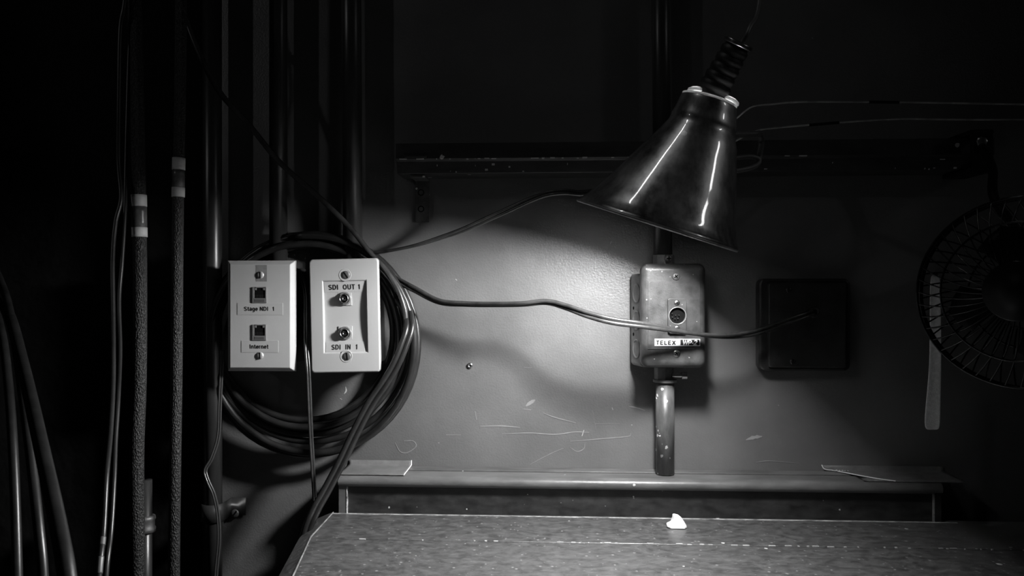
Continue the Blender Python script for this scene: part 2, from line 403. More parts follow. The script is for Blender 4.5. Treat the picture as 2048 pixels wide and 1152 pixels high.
# sloping edge strip down the left side
V = []; F = []
for a, b in zip(inner, outer):
    V += [a + Vector((-.0003, 0, 0)), b, b - Vector((0, 0, .016)), Vector((a.x + .002, a.y, ZD - .025))]
for i in range(3):
    for j in range(4): F.append((4 * i + j, 4 * i + (j + 1) % 4, 4 * i + 4 + (j + 1) % 4, 4 * i + 4 + j))
F += [(0, 1, 2, 3), (12, 13, 14, 15)]
mesh('edge_strip', V, F, M['desk'], desk, bevel=.0006, seg=2)
g = G(); g.tube([p + Vector((0, 0, -.0002)) for p in inner], .0008, 6); g.build('worn_edge', M['desk_edge'], desk)
# paint flakes along the seam
g = G(); rnd = random.Random(3); x = .0
x = xl(sy) + .03
while x < .80:
    wd = rnd.choice([.001, .0015, .002, .004, .006, .009]); 
    if rnd.random() < (.25 if x < -.1 else .62):
        h = rnd.uniform(.0004, .0009); yy = sy + rnd.uniform(.0002, .0016)
        g.box((x, yy - h, ZD - .001), (x + wd, yy + h, ZD + .00025))
    x += wd + rnd.uniform(.001, .011)
fl = g.build('paint_flakes', M['scuff_white'], desk); fl['kind'] = 'stuff'
# pale worn line where planks meet the riser
g = G(); g.box((inner[0].x + .001, -.0466, ZD - .001), (P(1868, 1042, -.04).x + .02, -.0446, ZD + .0003)); g.build('worn_edge', M['chip'], desk)
g = G(); g.box((inner[0].x + .02, -.055, ZD - .75), (XR, -.038, ZD - .022)); g.build('back_panel', M['panel'], desk)
g = G(); g.box((inner[0].x + .02, -.54, ZD - .75), (inner[0].x + .04, -.045, ZD - .024)); g.build('side_panel', M['panel'], desk)
g = G(); g.box((XR - .02, -.54, ZD - .75), (XR, -.045, ZD - .022)); g.build('side_panel', M['panel'], desk)

# ------------------------------------------------------------------ low riser box between desk and wall
ZL = P(720, 931, -.001).z
XA = P(676, 985, -.046).x; XB = P(1885, 985, -.046).x
riser = thing('desk_riser', ((XA + XB) / 2, -.018, ZD), 'low dark riser with moulded cap running along the back of the desk', 'riser')
g = G(); g.box((XA + .004, -.0165, ZD - .001), (XB - .004, -.0012, ZL)); g.build('cap_board', M['mould'], riser, bevel=.0006)
g = G(); g.box((XA + .004, -.040, ZD), (XB - .004, -.0205, ZL - .0004)); g.build('cap_board', M['mould'], riser, bevel=.0006)
g = G(); g.box((XA + .006, -.0210, ZD), (XB - .006, -.015, ZL - .004)); g.build('groove', M['gap'], riser)
zc = P(1024, 978, -.046).z
# moulding: a rounded nose, swept along x
prof = [(-.039, ZL - .0004), (-.0435, ZL - .0006), (-.0468, ZL - .0022), (-.0482, ZL - .005), (-.0485, ZL - .0075), (-.047, ZL - .0100), (-.0445, zc + .003), (-.044, zc), (-.038, zc)]
n = len(prof)
V = [Vector((XA, a, b)) for a, b in prof] + [Vector((XB, a, b)) for a, b in prof]
F = [tuple(range(n)), tuple(range(n, 2 * n))] + [(i, (i + 1) % n, n + (i + 1) % n, n + i) for i in range(n)]
mesh('nose_moulding', V, F, M['mould'], riser, smooth=False, bevel=.0006, seg=2)
x1 = P(694, 1000, -.044).x
g = G(); g.box((XA, -.0445, ZD), (x1, -.040, zc + .006)); g.build('end_stile', M['mould'], riser, bevel=.0006)
x2 = P(1868, 1010, -.044).x
g = G(); g.box((x2, -.0445, ZD), (XB, -.040, zc + .001)); g.build('end_stile', M['panel'], riser, bevel=.0006)
g = G(); g.box((x1, -.0415, ZD), (x2, -.038, zc + .001)); g.build('riser_panel', M['panel'], riser)
for xx in (x1, x2):
    g = G(); g.box((xx - .0005, -.0450, ZD), (xx + .0004, -.0415, zc)); g.build('worn_edge', M['chip'] if xx == x1 else M['desk_edge'], riser)

def tape_piece(name, u0, u1, edge, label, wave):
    """cloth tape pressed over the cap and lapping up the wall; edge: which end is torn"""
    V = []; F = []; n = 24; rows = [(-.0435, ZL + .0001), (-.038, ZL + .0007), (-.022, ZL + .0005), (-.004, ZL + .0006), (-.0015, ZL + .0014), (-.0008, ZL + .006)]
    for i in range(n + 1):
        x = u0 + (u1 - u0) * i / n
        for j, (a, b) in enumerate(rows):
            xx = x
            if wave and i == 0: xx = u0 + wave[j]
            V.append(Vector((xx, a, b + random.uniform(0, .0003))))
    m_ = len(rows)
    for i in range(n):
        for j in range(m_ - 1): F.append((i * m_ + j, i * m_ + j + 1, (i + 1) * m_ + j + 1, (i + 1) * m_ + j))
    t = mesh(name, V, F, M['tape'], None, smooth=True)
    so = t.modifiers.new('s', 'SOLIDIFY'); so.thickness = .0004; so.offset = 1
    tag(t, label, 'tape')
    i = n if edge > 0 else 0
    pts = [V[i * m_ + j] + Vector((0, -.0002, .0004)) for j in range(m_)]
    g = G(); g.tube(smoothpath(pts, 4), .0006, 6); g.build('frayed_edge', M['tape_edge'], t)
    return t, V
u0 = P(690, 940, -.018).x; u1 = P(817, 940, -.018).x
t, V = tape_piece('gaffer_tape', u0, u1, 1, 'short strip of dark cloth tape over the left end of the desk riser', None)
u0 = P(1700, 940, -.018).x; u1 = P(1905, 940, -.018).x
tape_piece('gaffer_tape', u0, u1, -1, 'long strip of dark cloth tape with curling torn edge at the riser\'s right end', [.035, .022, .006, -.010, -.020, -.023])
# crumbs of plaster lying above the right tape
for i, px in enumerate([1668, 1673, 1679, 1685, 1690, 1696]):
    p = P(px, 934, -.006); r = random.uniform(.0008, .0014)
    g = G(); g.lathe([(-r * .6, 0), (-r * .4, r), (r * .3, r * .8), (r * .6, 0)], Vector((p.x, -.006, ZL + .0013 + r * .5)), (.2, .1, 1), 6)
    tag(g.build('plaster_crumb', M['scuff_white']), 'tiny white plaster crumb in the row on the torn tape at the riser\'s right end', 'crumb', 'plaster crumbs on the tape')

# crumpled paper scrap standing on the rear plank
c = PZ(1355, 1058, ZD)
kx = (c - CAM).dot(FW) / FPX
out = [(-20, 8), (-21, 4), (-17, 1), (-12, 1.5), (-9, 6), (-8, 14), (-6, 24), (0, 23), (6, 20), (12, 10), (18, 2), (20, 0), (19, -1), (0, -1), (-14, 0)]
V = []; F = []
out = [(-20, 7), (-21, 3), (-18, 0), (-6, -.4), (8, -.4), (19.5, 0), (19, 5), (14, 13), (9, 20), (4, 23.5), (-3, 25), (-7, 25), (-8, 19), (-11, 11), (-15, 9)]
m_ = len(out)
for layer, (dy, sc) in enumerate(((.004, .94), (.0, 1.0), (-.003, .97), (-.0055, .72))):
    for i, (a, b) in enumerate(out):
        V.append(Vector((c.x + (a * sc + random.uniform(-.3, .3)) * kx, c.y + .004 + dy + max(b, 0) * .00012 * (1 if layer < 2 else .4), ZD + .0003 + max(0, b * sc) * kx)))
for l in range(3):
    for i in range(m_): F.append((l * m_ + i, l * m_ + (i + 1) % m_, (l + 1) * m_ + (i + 1) % m_, (l + 1) * m_ + i))
F += [tuple(range(m_)), tuple(range(3 * m_, 4 * m_))]
tag(mesh('paper_scrap', V, F, M['paper'], None, bevel=.0007, seg=2), 'small crumpled white paper scrap lying on the rear desk plank', 'paper')

# ================================================================== UPPER RAIL
yr = -.045
zt = P(795, 287, yr).z; zm = P(795, 318, yr).z; zb = P(800, 348, yr + .008).z
xa = P(791, 300, yr).x; xb = P(1990, 300, yr).x
rail = thing('wall_rail', ((xa + xb) / 2, 0, zb), 'long black chipped wooden rail on the wall behind the lamp', 'rail')
prof = [(-.0005, zt), (yr, zt), (yr, zm), (yr + .004, zm - .002), (yr + .008, zb), (-.0005, zb)]
n = len(prof); V = [Vector((xa, a, b)) for a, b in prof] + [Vector((xb, a, b)) for a, b in prof]
F = [tuple(range(n)), tuple(range(n, 2 * n))] + [(i, (i + 1) % n, n + (i + 1) % n, n + i) for i in range(n)]
mesh('rail_board', V, F, M['rail'], rail, bevel=.0008, seg=2)
a = P(828, 350, -.012); b = P(856, 443, -.012)
g = G(); g.box((a.x, -.004, b.z), (b.x, -.0005, zb + .0)); g.box((a.x, -.034, zb - .003), (b.x, -.0005, zb - .0002))
br = g.build('bracket', mat('chipped_bracket', .05, .45, mottle=(60, .6, 2), speck=(160, .3, .16, .6), speck2=(70, .12, .2, .6)), rail, bevel=.0004)
g = G(); rnd = random.Random(5); x = xa + .004; xe = P(1300, 300, yr).x
while x < xb - .02:
    wd = rnd.choice([.001, .002, .003, .005, .008]); dens_ = .75 if x < xe else .35
    if rnd.random() < dens_: g.box((x, yr - .0003, zm - rnd.uniform(.0004, .0009)), (x + wd, yr + .002, zm + rnd.uniform(.0001, .0006)))
    if rnd.random() < .35:
        t = rnd.uniform(.15, .9); hh = rnd.uniform(.0004, .0010); yy_ = yr + .004 + .004 * t; zz_ = zm - .002 + (zb - zm + .002) * t
        g.box((x, yy_ - .0007, zz_ - hh), (x + wd * .6, yy_ + .001, zz_ + hh))
    x += wd + rnd.uniform(.002, .014)
pc_ = g.build('chipped_paint', M['scuff_white'], rail); pc_['kind'] = 'stuff'
for py in (385, 418):
    pc = P(842, py, -.004); gg = G(); gg.lathe([(-.002, .0036), (.0002, .0036), (.0002, .0026), (-.0004, .0022), (-.0004, 0)], pc, (0, -1, 0), 20); gg.build('bolt_hole', M['gap'], br)
g = G(); g.box((a.x - .004, yr - .0025, zm + .001), (b.x + .004, yr - .0002, zm + .004)); g.build('bracket_lip', M['rail'], rail, bevel=.0008)

# ================================================================== WALL PLATES
def sealed(name, poly, fr, w0, w1, m, parent, **k):
    g = G(); g.prism(poly, fr, w0, w1); return g.build(name, m, parent, **k)
YF = -.056; YB = -.050
# --- network plate
fr = frame(P(524, 632, YB)); 
def L(px, py, y=YF): return loc2(fr, px, py, y)
x0, z1 = L(457, 521.5, YB); x1, z0 = L(592, 742.5, YB)
np_ = thing('network_wall_plate', (fr.O.x, 0, fr.O.z + z0), 'white sharp-edged wall plate with two network jacks and a grey patch around its top screw', 'wall plate')
g = G(); g.prism([(x0, z0), (x1, z0), (x1, z1), (x0, z1)], fr, -.001, .0012)
g.build('plate_rim', M['plate'], np_)
g = G(); g.prism([(x0, z0), (x1, z0), (x1, z1), (x0, z1)], fr, .0012, .0062, inset=.0042); pl = g.build('faceplate', M['plate'], np_, bevel=.0007)
FZ = .0062
bx0, bz1 = x0 + .006, z1 - .007; bx1, bz0 = x1 - .004, z0 + .006
g = G(); g.box((fr.O.x + bx0, -.049, fr.O.z + bz0), (fr.O.x + bx1 - .001, -.0006, fr.O.z + bz1)); g.build('junction_box', M['junction'], np_, bevel=.002)
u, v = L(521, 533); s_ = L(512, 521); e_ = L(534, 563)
g = G(); g.prism([(s_[0], e_[1]), (e_[0], e_[1]), (e_[0], z1 - .0047), (s_[0], z1 - .0047)], fr, FZ - .0001, FZ + .00012); g.build('top_patch', M['patch'], np_)  # darker grey patch over the top middle of the plate
def jack(px0, py0, px1, py1):
    a0, b1 = L(px0, py0); a1, b0 = L(px1, py1); W = a1 - a0; H = b1 - b0
    g = G(); f = fr; t0, t1 = FZ - .001, FZ + .0011
    ob, ot = b0 + H * .30, b1 - H * .08
    il, ir = a0 + W * .14, a1 - W * .10
    g.box((a0, b0, t0), (a1, ob, t1), f); g.box((a0, ob, t0), (il, b1, t1), f); g.box((ir, ob, t0), (a1, b1, t1), f)
    g.box((il, b1 - H * .20, t0), (il + W * .16, b1, t1), f); g.box((ir - W * .16, b1 - H * .20, t0), (ir, b1, t1), f); g.box((il, b1 - H * .06, t0), (ir, b1, t1), f)
    j = g.build('network_jack', M['jack'], np_, bevel=.0002, seg=1)
    g = G(); g.box((il, ob, t0), (ir, ot, FZ + .0003), f); g.build('socket', M['gap'], j)
    g = G()
    for q in range(6):
        uu = il + (ir - il) * (q + .8) / 7; g.box((uu, ob + H * .02, FZ + .0003), (uu + .0005, ob + H * .22, FZ + .0005), f)
    g.build('contacts', M['black_plastic'], j)
    g = G(); g.box((il + W * .04, b0 + H * .07, t1), (ir - W * .04, b0 + H * .23, t1 + .0002), f); g.build('jack_marking', M['dull_metal'], j)
jack(505, 574, 534, 606); jack(505, 649, 533, 681)
def stick(f, Lf, px0, py0, px1, py1, m, parent, w, name='label_strip', t=.0003):
    a0, b1 = Lf(px0, py0); a1, b0 = Lf(px1, py1)
    g = G(); g.prism([(a0, b0), (a1, b0), (a1, b1), (a0, b1)], f, w - .0001, w + t); return g.build(name, m, parent, bevel=.00008, seg=1)
s1 = stick(fr, L, 475, 606, 566, 630, M['sticker'], np_, FZ); s2 = stick(fr, L, 483, 681, 557, 705, M['sticker'], np_, FZ)
PX = .00051
u, v = L(519, 617.5); text('Stage NDI  1', fr, u, v, FZ + .0004, 11.6 * PX, M['ink'], s1, bold=.19, xs=1.10, sp=.07)
u, v = L(518.5, 693); text('Internet', fr, u, v, FZ + .0004, 11.6 * PX, M['ink'], s2, bold=.19, xs=1.10, sp=.07)
for px, py in ((521, 550), (520.5, 711)):
    u, v = L(px, py); screw('screw', fr(u, v, FZ), .0038, np_, M['screw_metal'], head=.0015)
# --- video plate
fr = frame(P(693, 631, YB), math.radians(1.25))
x0, z1 = -.0352, .0575; 
x0 = loc2(fr, 624, 631, YB)[0]; x1 = loc2(fr, 761, 631, YB)[0]; z1 = loc2(fr, 691, 518, YB)[1]; z0 = loc2(fr, 694, 744, YB)[1]
vp = thing('video_wall_plate', (fr.O.x, 0, fr.O.z + z0), 'white rounded wall plate with two round video sockets, right of the network plate', 'wall plate')
ox0, oz1 = L(645, 563); ox1, oz0 = L(735, 704)
ox0 = loc2(fr, 647.5, 632, YF)[0]; ox1 = loc2(fr, 733, 632, YF)[0]; oz1 = loc2(fr, 690, 562.5, YF)[1]; oz0 = loc2(fr, 690, 704, YF)[1]
def ring(a, b, fr, w0, w1):
    n = len(a); V = [fr(u, v, w0) for u, v in a] + [fr(u, v, w1) for u, v in a] + [fr(u, v, w1) for u, v in b] + [fr(u, v, w0) for u, v in b]
    F = []
    for i in range(n):
        j = (i + 1) % n
        F += [(i, j, n + j, n + i), (n + i, n + j, 2 * n + j, 2 * n + i), (2 * n + i, 2 * n + j, 3 * n + j, 3 * n + i), (3 * n + i, 3 * n + j, j, i)]
    return V, F
A_ = rrect(x0, z0, x1, z1, .0032, 5); B_ = rrect(ox0, oz0, ox1, oz1, .0004, 5)
V, F = ring(A_, B_, fr, -.001, .0062)
mesh('faceplate', V, F, M['plate_w'], vp, bevel=.0020, seg=4)
# inner concave insert
n = 60; V = []; F = []
for i in range(n + 1):
    v = oz0 + (oz1 - oz0) * i / n; q = (i / n - .5) * 2; wdep = .0046 - .0030 * (1 - q * q)
    V += [fr(ox0 - .0003, v, wdep), fr(ox1 + .0003, v, wdep), fr(ox0 - .0003, v, -.004), fr(ox1 + .0003, v, -.004)]
for i in range(n):
    a = 4 * i; F += [(a, a + 1, a + 5, a + 4), (a + 2, a + 6, a + 7, a + 3), (a, a + 4, a + 6, a + 2), (a + 1, a + 3, a + 7, a + 5)]
F += [(0, 2, 3, 1), (4 * n, 4 * n + 1, 4 * n + 3, 4 * n + 2)]
ins = mesh('insert', V, F, M['plate_w'], vp, smooth=False)
def dep(v):
    q = ((v - oz0) / (oz1 - oz0) - .5) * 2; return .0046 - .0030 * (1 - q * q)
def L(px, py, y=-.0515): return loc2(fr, px, py, y)
def curved(px0, py0, px1, py1, m, name):
    a0, b1 = L(px0, py0); a1, b0 = L(px1, py1); V = []; F = []
    for i in range(7):
        v = b0 + (b1 - b0) * i / 6; V += [fr(a0, v, dep(v) + .0003), fr(a1, v, dep(v) + .0003), fr(a0, v, dep(v) - .0003), fr(a1, v, dep(v) - .0003)]
    for i in range(6):
        a = 4 * i; F += [(a, a + 1, a + 5, a + 4), (a, a + 4, a + 6, a + 2), (a + 1, a + 3, a + 7, a + 5)]
    F += [(0, 2, 3, 1), (24, 25, 27, 26)]
    return mesh(name, V, F, m, vp)
s1 = curved(650, 564, 730, 583, M['sticker'], 'label_strip'); s2 = curved(653, 684, 731, 703, M['plate_w'], 'label_strip')
u, v = L(690.5, 574); t = text('SDI  OUT 1', fr, u, v, dep(v) + .0005, 14.2 * PX, M['ink'], s1, bold=.18, xs=1.02, sp=.10, curve=dep)
u, v = L(691, 693.5); t = text('SDI  IN  1', fr, u, v, dep(v) + .0005, 13.8 * PX, M['ink'], s2, bold=.18, xs=1.0, sp=.10, curve=dep)
for px, py in ((690.5, 597), (691.5, 666)):
    u, v = L(px, py); d0 = dep(v)
    g = G(); h = .0072; g.box((u - h, v - h, d0 - .002), (u + h, v + h, d0 + .0007), fr); sock = g.build('video_socket', M['plate_w'], vp, bevel=.0002, seg=1)
    C = fr(u, v, d0)
    g = G(); g.lathe([(0, .0069), (.0020, .0069), (.0026, .0063), (.0026, .0052), (.0012, .0050)], C, (0, -1, 0), 32); g.build('collar', M['jack'], sock, smooth=True)
    g = G(); g.lathe([(0, .0048), (.0052, .0048), (.0056, .0045), (.0056, .0038), (.0015, .0037)], C, (0, -1, 0), 32); g.build('sleeve', M['steel'], sock, smooth=True)
    g = G(); g.lathe([(.0008, .0052), (.0009, 0)], C, (0, -1, 0), 24); g.build('cavity', M['gap'], sock)
    g = G(); g.lathe([(0, .0026), (.0044, .0026), (.0048, .0022), (.0048, .0009), (.003, .0008)], C, (0, -1, 0), 24); g.build('insulator', M['steel'], sock, smooth=True)
    g = G(); g.lathe([(0, .0008), (.0040, .0008), (.0040, 0)], C, (0, -1, 0), 12); g.build('pin', M['gap'], sock)
for px, py, an in ((691, 550, 125), (693.5, 712.5, 97)):
    u, v = loc2(fr, px, py, YF)
    g = G(); g.lathe([(-.001, .0062), (.0002, .0064), (.0003, .0060), (-.0002, .0052), (-.0003, 0)], fr(u - .0004, v, .0062), (0, -1, 0), 32); g.build('screw_recess', M['plate_w'], vp, smooth=True)
    screw('screw', fr(u + .0003, v, .0062), .0043, vp, M['dull_metal'], head=.0011, slot_ang=math.radians(an))
b0 = fr(x0 + .006, 0, 0).x; b1 = fr(x1 - .006, 0, 0).x
g = G(); g.box((b0, -.049, fr.O.z + z0 + .007), (b1, -.0006, fr.O.z + z1 - .007)); g.build('junction_box', M['junction'], vp, bevel=.002)

# ================================================================== CABLE COIL
def coil():
    loops = [(434, 777, 503, 838, -.012), (428, 788, 492, 848, -.020), (422, 800, 486, 862, -.030), (419, 811, 478, 873, -.018), (415, 825, 471, 899, -.028), (412, 836, 467, 912, -.014), (414, 829, 470, 903, -.036)]
    pts = []; n = 56; turns = len(loops) - 1
    for i in range(turns * n + 1):
        t = i / n; k = min(int(t), turns - 1); f = t - k; f = f * f * (3 - 2 * f)
        a = [loops[k][j] * (1 - f) + loops[k + 1][j] * f for j in range(5)]
        th = 2 * math.pi * t + math.radians(100)
        cx, cy = (a[0] + a[1]) / 2, (a[2] + a[3]) / 2; rx, ry = (a[1] - a[0]) / 2, (a[3] - a[2]) / 2
        wob = 2.2 * math.sin(2.1 * th / 2 + k * 1.7)
        px = cx + (rx + wob) * math.cos(th); py = cy - (ry + wob) * math.sin(th)
        pts.append(P(px, py, a[4] + .004 * math.sin(th * 1.5 + k)))
    return pts
g = G(); g.tube(coil(), .0038, 10); tag(g.build('coiled_cable', M['cable'], smooth=True), 'thick black cable coiled in several loops around the two white wall plates', 'cable')
# cable coming down diagonally from the upper left
pp = path([(330, -60, -.08), (352, -12, -.085), (370, 35, -.09), (400, 110, -.09), (440, 185, -.085), (500, 252, -.075), (560, 325, -.065), (640, 396, -.052), (700, 455, -.044), (738, 503, -.042), (775, 545, -.042), (800, 590, -.044), (812, 640, -.044), (805, 700, -.046)])
g = G(); g.tube(pp, .0028, 10); tag(g.build('diagonal_cable', M['cord'], smooth=True), 'black cable slanting down from the upper left to the coil', 'cable')
pp = path([(752, 560, -.008), (786, 585, -.018), (811, 618, -.034), (819, 652, -.048), (808, 690, -.055), (790, 732, -.058), (768, 768, -.060), (742, 806, -.062), (712, 862, -.066), (682, 925, -.070), (652, 982, -.076), (630, 1022, -.082), (612, 1070, -.084), (600, 1160, -.084), (596, 1300, -.08)])
zip_cord('flat_cable', pp, .0030, lambda t: 1.35 - .5 * t, M['cable'])
tag(bpy.data.objects['flat_cable'], 'thick flat black cable slanting from the coil down behind the desk corner', 'cable')
pp = path([(596, 545, -.03), (604, 556, -.034), (611, 590, -.04), (612, 640, -.046), (613, 690, -.052), (617, 750, -.058), (621, 850, -.060), (626, 940, -.060), (630, 1020, -.06), (633, 1160, -.06), (633, 1300, -.06)])
zip_cord('twin_cable', pp, .0013, lambda t: 1.2 + .5 * math.sin(6 * t), M['cord'])
tag(bpy.data.objects['twin_cable'], 'thin twin-strand cord hanging straight down from between the two white plates', 'cord')

# cord from lamp to coil, and the one crossing the intercom box
pp = path([(1400, 300, -.06), (1290, 350, -.07), (1220, 377, -.080), (1165, 386, -.085), (1130, 384, -.085), (1095, 388, -.083), (1060, 400, -.078), (1020, 418, -.07), (980, 436, -.062), (930, 458, -.052), (885, 474, -.042), (830, 491, -.032), (775, 502, -.02), (738, 505, -.012), (700, 500, -.006)])
zip_cord('lamp_cable', pp, .0017, lambda t: .9 + 1.2 * math.sin(5 * t), M['cord'])
tag(bpy.data.objects['lamp_cable'], 'twin-strand lamp cord sagging from behind the lamp shade to the coil', 'cord')
pp = path([(770, 548, -.012), (795, 561, -.020), (828, 578, -.028), (878, 603, -.038), (930, 608, -.047), (990, 609, -.059), (1045, 608, -.069), (1092, 604, -.071), (1130, 613, -.074), (1175, 629, -.083), (1225, 642, -.088), (1290, 651, -.086), (1345, 660, -.078), (1400, 669, -.068), (1455, 672, -.060), (1500, 667, -.050), (1535, 657, -.042), (1580, 641, -.037), (1612, 630, -.030), (1626, 625, -.021)])
zip_cord('intercom_cable', pp, .0021, lambda t: .4 + 2.3 * math.sin(4.5 * t + .3), M['cord'])
tag(bpy.data.objects['intercom_cable'], 'black twin cord running across the wall and in front of the intercom box', 'cord')

# ================================================================== INTERCOM BOX
YI = -.055
box = None
a = P(1283, 527, YI); b = P(1413, 737, YI); ctr = (a + b) / 2
fr = frame(Vector((ctr.x, YI, ctr.z)))
def L(px, py, y=YI): return loc2(fr, px, py, y)
hx = (b.x - a.x) / 2; hz = (a.z - b.z) / 2
box = thing('intercom_box', (ctr.x, 0, ctr.z - hz), 'grey metal intercom wall box with round pin socket, set into a conduit', 'box')
g = G(); g.box((-hx, -hz, -.022), (hx, hz, 0), fr); g.build('housing', M['box'], box, bevel=.0075, seg=5)
za = L(1350, 562)[1]; zb_ = L(1350, 697)[1]
g = G(); g.box((-hx + .0065, zb_, -.003), (hx - .0065, za, .0006), fr); g.build('cover', M['box'], box, bevel=.00025, seg=2)
g = G(); g.box((-hx + .0065, zb_ - .0004, -.0004), (hx - .012, zb_ + .0001, .0008), fr); g.build('cover_edge', M['desk_edge'], box)
# sloping steel back box
p0 = P(1262, 548, -.004); p1 = P(1262, 729, -.004); q0 = P(1281, 540, -.034); q1 = P(1281, 736, -.034)
bx = [(p0.x, -.0006), (p0.x, -.010), (q0.x + .001, -.0345), (b.x - .006, -.0345), (b.x - .003, -.0006)]
z_hi, z_lo = p0.z, p1.z
V = [Vector((x, y, z_lo)) for x, y in bx] + [Vector((x, y, z_hi)) for x, y in bx]
n = 5; F = [tuple(range(n)), tuple(range(n, 2 * n))] + [(i, (i + 1) % n, n + (i + 1) % n, n + i) for i in range(n)]
mesh('back_box', V, F, M['backbox'], box, bevel=.0035, seg=4)
sA = Vector((p0.x, -.010, 0)); sB = Vector((q0.x + .001, -.0345, 0)); sd = (sB - sA); nn = Vector((sd.y, -sd.x, 0)).normalized()
if nn.x > 0: nn = -nn
for py in (587, 641, 698):
    mid = (sA + sB) / 2; C = Vector((mid.x, mid.y, P(1272, py, mid.y).z)); sdn = sd.normalized()
    V = []; F = []; n = 28
    for (rr, h) in ((1.0, .0001), (1.0, .0006), (.88, .0009), (.80, .0001), (.76, -.0), (0.0, .0004)):
        for k_ in range(n):
            t = 2 * math.pi * k_ / n
            V.append(C + sdn * (.0098 * rr * math.cos(t)) + Vector((0, 0, .0104 * rr * math.sin(t))) + nn * h)
    for r_ in range(5):
        for k_ in range(n): F.append((r_ * n + k_, r_ * n + (k_ + 1) % n, (r_ + 1) * n + (k_ + 1) % n, (r_ + 1) * n + k_))
    mesh('knockout', V, F, M['backbox'], box, smooth=True)
for py in (616, 668):
    C = Vector((sA.x + sd.x * .2, sA.y + sd.y * .2, P(1265, py, -.012).z)); g = G(); g.lathe([(-.001, .0018), (.0002, .0018), (.0002, 0)], C, nn, 12); g.build('tab_slot', M['gap'], box)
# screws
for px, py in ((1352, 553), (1353, 707)):
    u, v = L(px, py); screw('screw', fr(u, v, .0002), .0039, box, M['steel' if py > 600 else 'dull_metal'], cross=True, slot_ang=.6)
# connector plate
a0, b1 = L(1336, 597, YI - .004); a1, b0 = L(1373, 667, YI - .004)
g = G(); g.prism([(a0 - .001, b0), (a1, b0), (a1, b1 + .0004), (a0 - .001, b1 + .0004)], fr, -.001, .0042, inset=0)
cu, cv = L(1355, 631.5, YI - .004)
conn = None
A_ = rrect(a0, b0, a1, b1, .0003, 5)
n = len(A_)
# hole as ring around circle with matching count
ang = [math.atan2(v - cv, u - cu) for u, v in A_]
B_ = [(cu + .0081 * math.cos(t), cv + .0081 * math.sin(t)) for t in [math.radians(45 * 0) + 2 * math.pi * i / n for i in range(n)]]
# fine ring: sample rectangle along rays
N_ = 48; A2 = []; B2 = []
for i in range(N_):
    t = 2 * math.pi * i / N_ + .001; dx, dz = math.cos(t), math.sin(t); cand = []
    if dx > 1e-6: cand.append((a1 - cu) / dx)
    if dx < -1e-6: cand.append((a0 - cu) / dx)
    if dz > 1e-6: cand.append((b1 - cv) / dz)
    if dz < -1e-6: cand.append((b0 - cv) / dz)
    r = min(cand); A2.append((cu + dx * r, cv + dz * r)); B2.append((cu + .0082 * dx, cv + .0082 * dz))
V, F = ring(A2, B2, fr, -.0005, .0042)
conn = mesh('connector_plate', V, F, M['box'], box, bevel=.0005, seg=2)
g = G(); g.lathe([(.0046, .0090), (.0050, .0086), (.0046, .0081), (.0002, .0080)], fr(cu, cv, 0), (0, -1, 0), 40); g.build('socket_ring', M['jack'], conn, smooth=True)
g = G(); g.lathe([(.0009, .0082), (.001, 0)], fr(cu, cv, 0), (0, -1, 0), 24); g.build('socket', M['gap'], conn)
for du, dv in ((-.0052, .0022), (-.0048, -.0012), (-.0018, .0006), (.0016, .0006), (-.0024, -.0030), (.0006, -.0026)):
    g = G(); g.lathe([(.0005, .0006), (.0036, .0006), (.0040, 0)], fr(cu + du, cv + dv, 0), (0, -1, 0), 10); g.build('pin', M['steel'], conn, smooth=True)
for px, py in ((1354, 606), (1354, 657)):
    u, v = L(px, py, YI - .004); screw('screw', fr(u, v, .0042), .0028, conn, M['steel'], cross=True, slot_ang=.3, head=.0008)
# maker's label
lb = stick(fr, L, 1309, 677.5, 1400, 692, M['white_ink'], box, .0007, 'maker_label')
u, v = L(1331.5, 685.3); text('TELEX', fr, u, v, .0011, 11.5 * PX, M['ink'], lb, bold=.24, xs=1.25, sp=.13)
bl = stick(fr, L, 1360.5, 679, 1398.5, 690.5, M['ink'], lb, .0009)
u, v = L(1379, 685); text('WP-2', fr, u, v, .00135, 14.0 * PX, M['white_ink'], bl, bold=.22, xs=1.05, shear=.14)
# conduit clamp connectors
cx = P(1327, 520, -.022)
yc = -.022
def P2(px, py): return P(px, py, yc)
def clamp(name, px0, px1, py0, py1, parent):
    p, q = P2(px0, py0), P2(px1, py1); g = G(); g.lathe([(0, 0), (0, (q.x - p.x) / 2), (p.z - q.z, (q.x - p.x) / 2), (p.z - q.z, 0)], ((p.x + q.x) / 2, yc, q.z), (0, 0, 1), 8)
    return g.build(name, M['backbox'], parent, bevel=.0008, seg=2)
k1 = clamp('conduit_connector', 1305, 1349, 510, 531, box)
screw('clamp_screw', P(1337, 517, yc - .012), .0042, k1, M['dull_metal'], cross=True, head=.003)
k2 = clamp('conduit_connector', 1308, 1347, 733, 763, box)
g = G(); p, q = P2(1308, 757), P2(1352, 764); g.lathe([(0, 0), (0, .0125), (.003, .0125), (.003, 0)], ((P2(1330, 760)).x, yc, P2(1330, 764).z), (0, 0, 1), 24); g.build('locknut', M['backbox'], k2, bevel=.0005)
p = P(1344, 751, yc - .006); g = G(); g.lathe([(0, .0022), (.010, .0022), (.010, .0038), (.0155, .0038), (.0165, .002), (.0165, 0)], p, (1, 0, 0), 14); g.build('clamp_screw', M['steel'], k2, smooth=True, bevel=.0003)
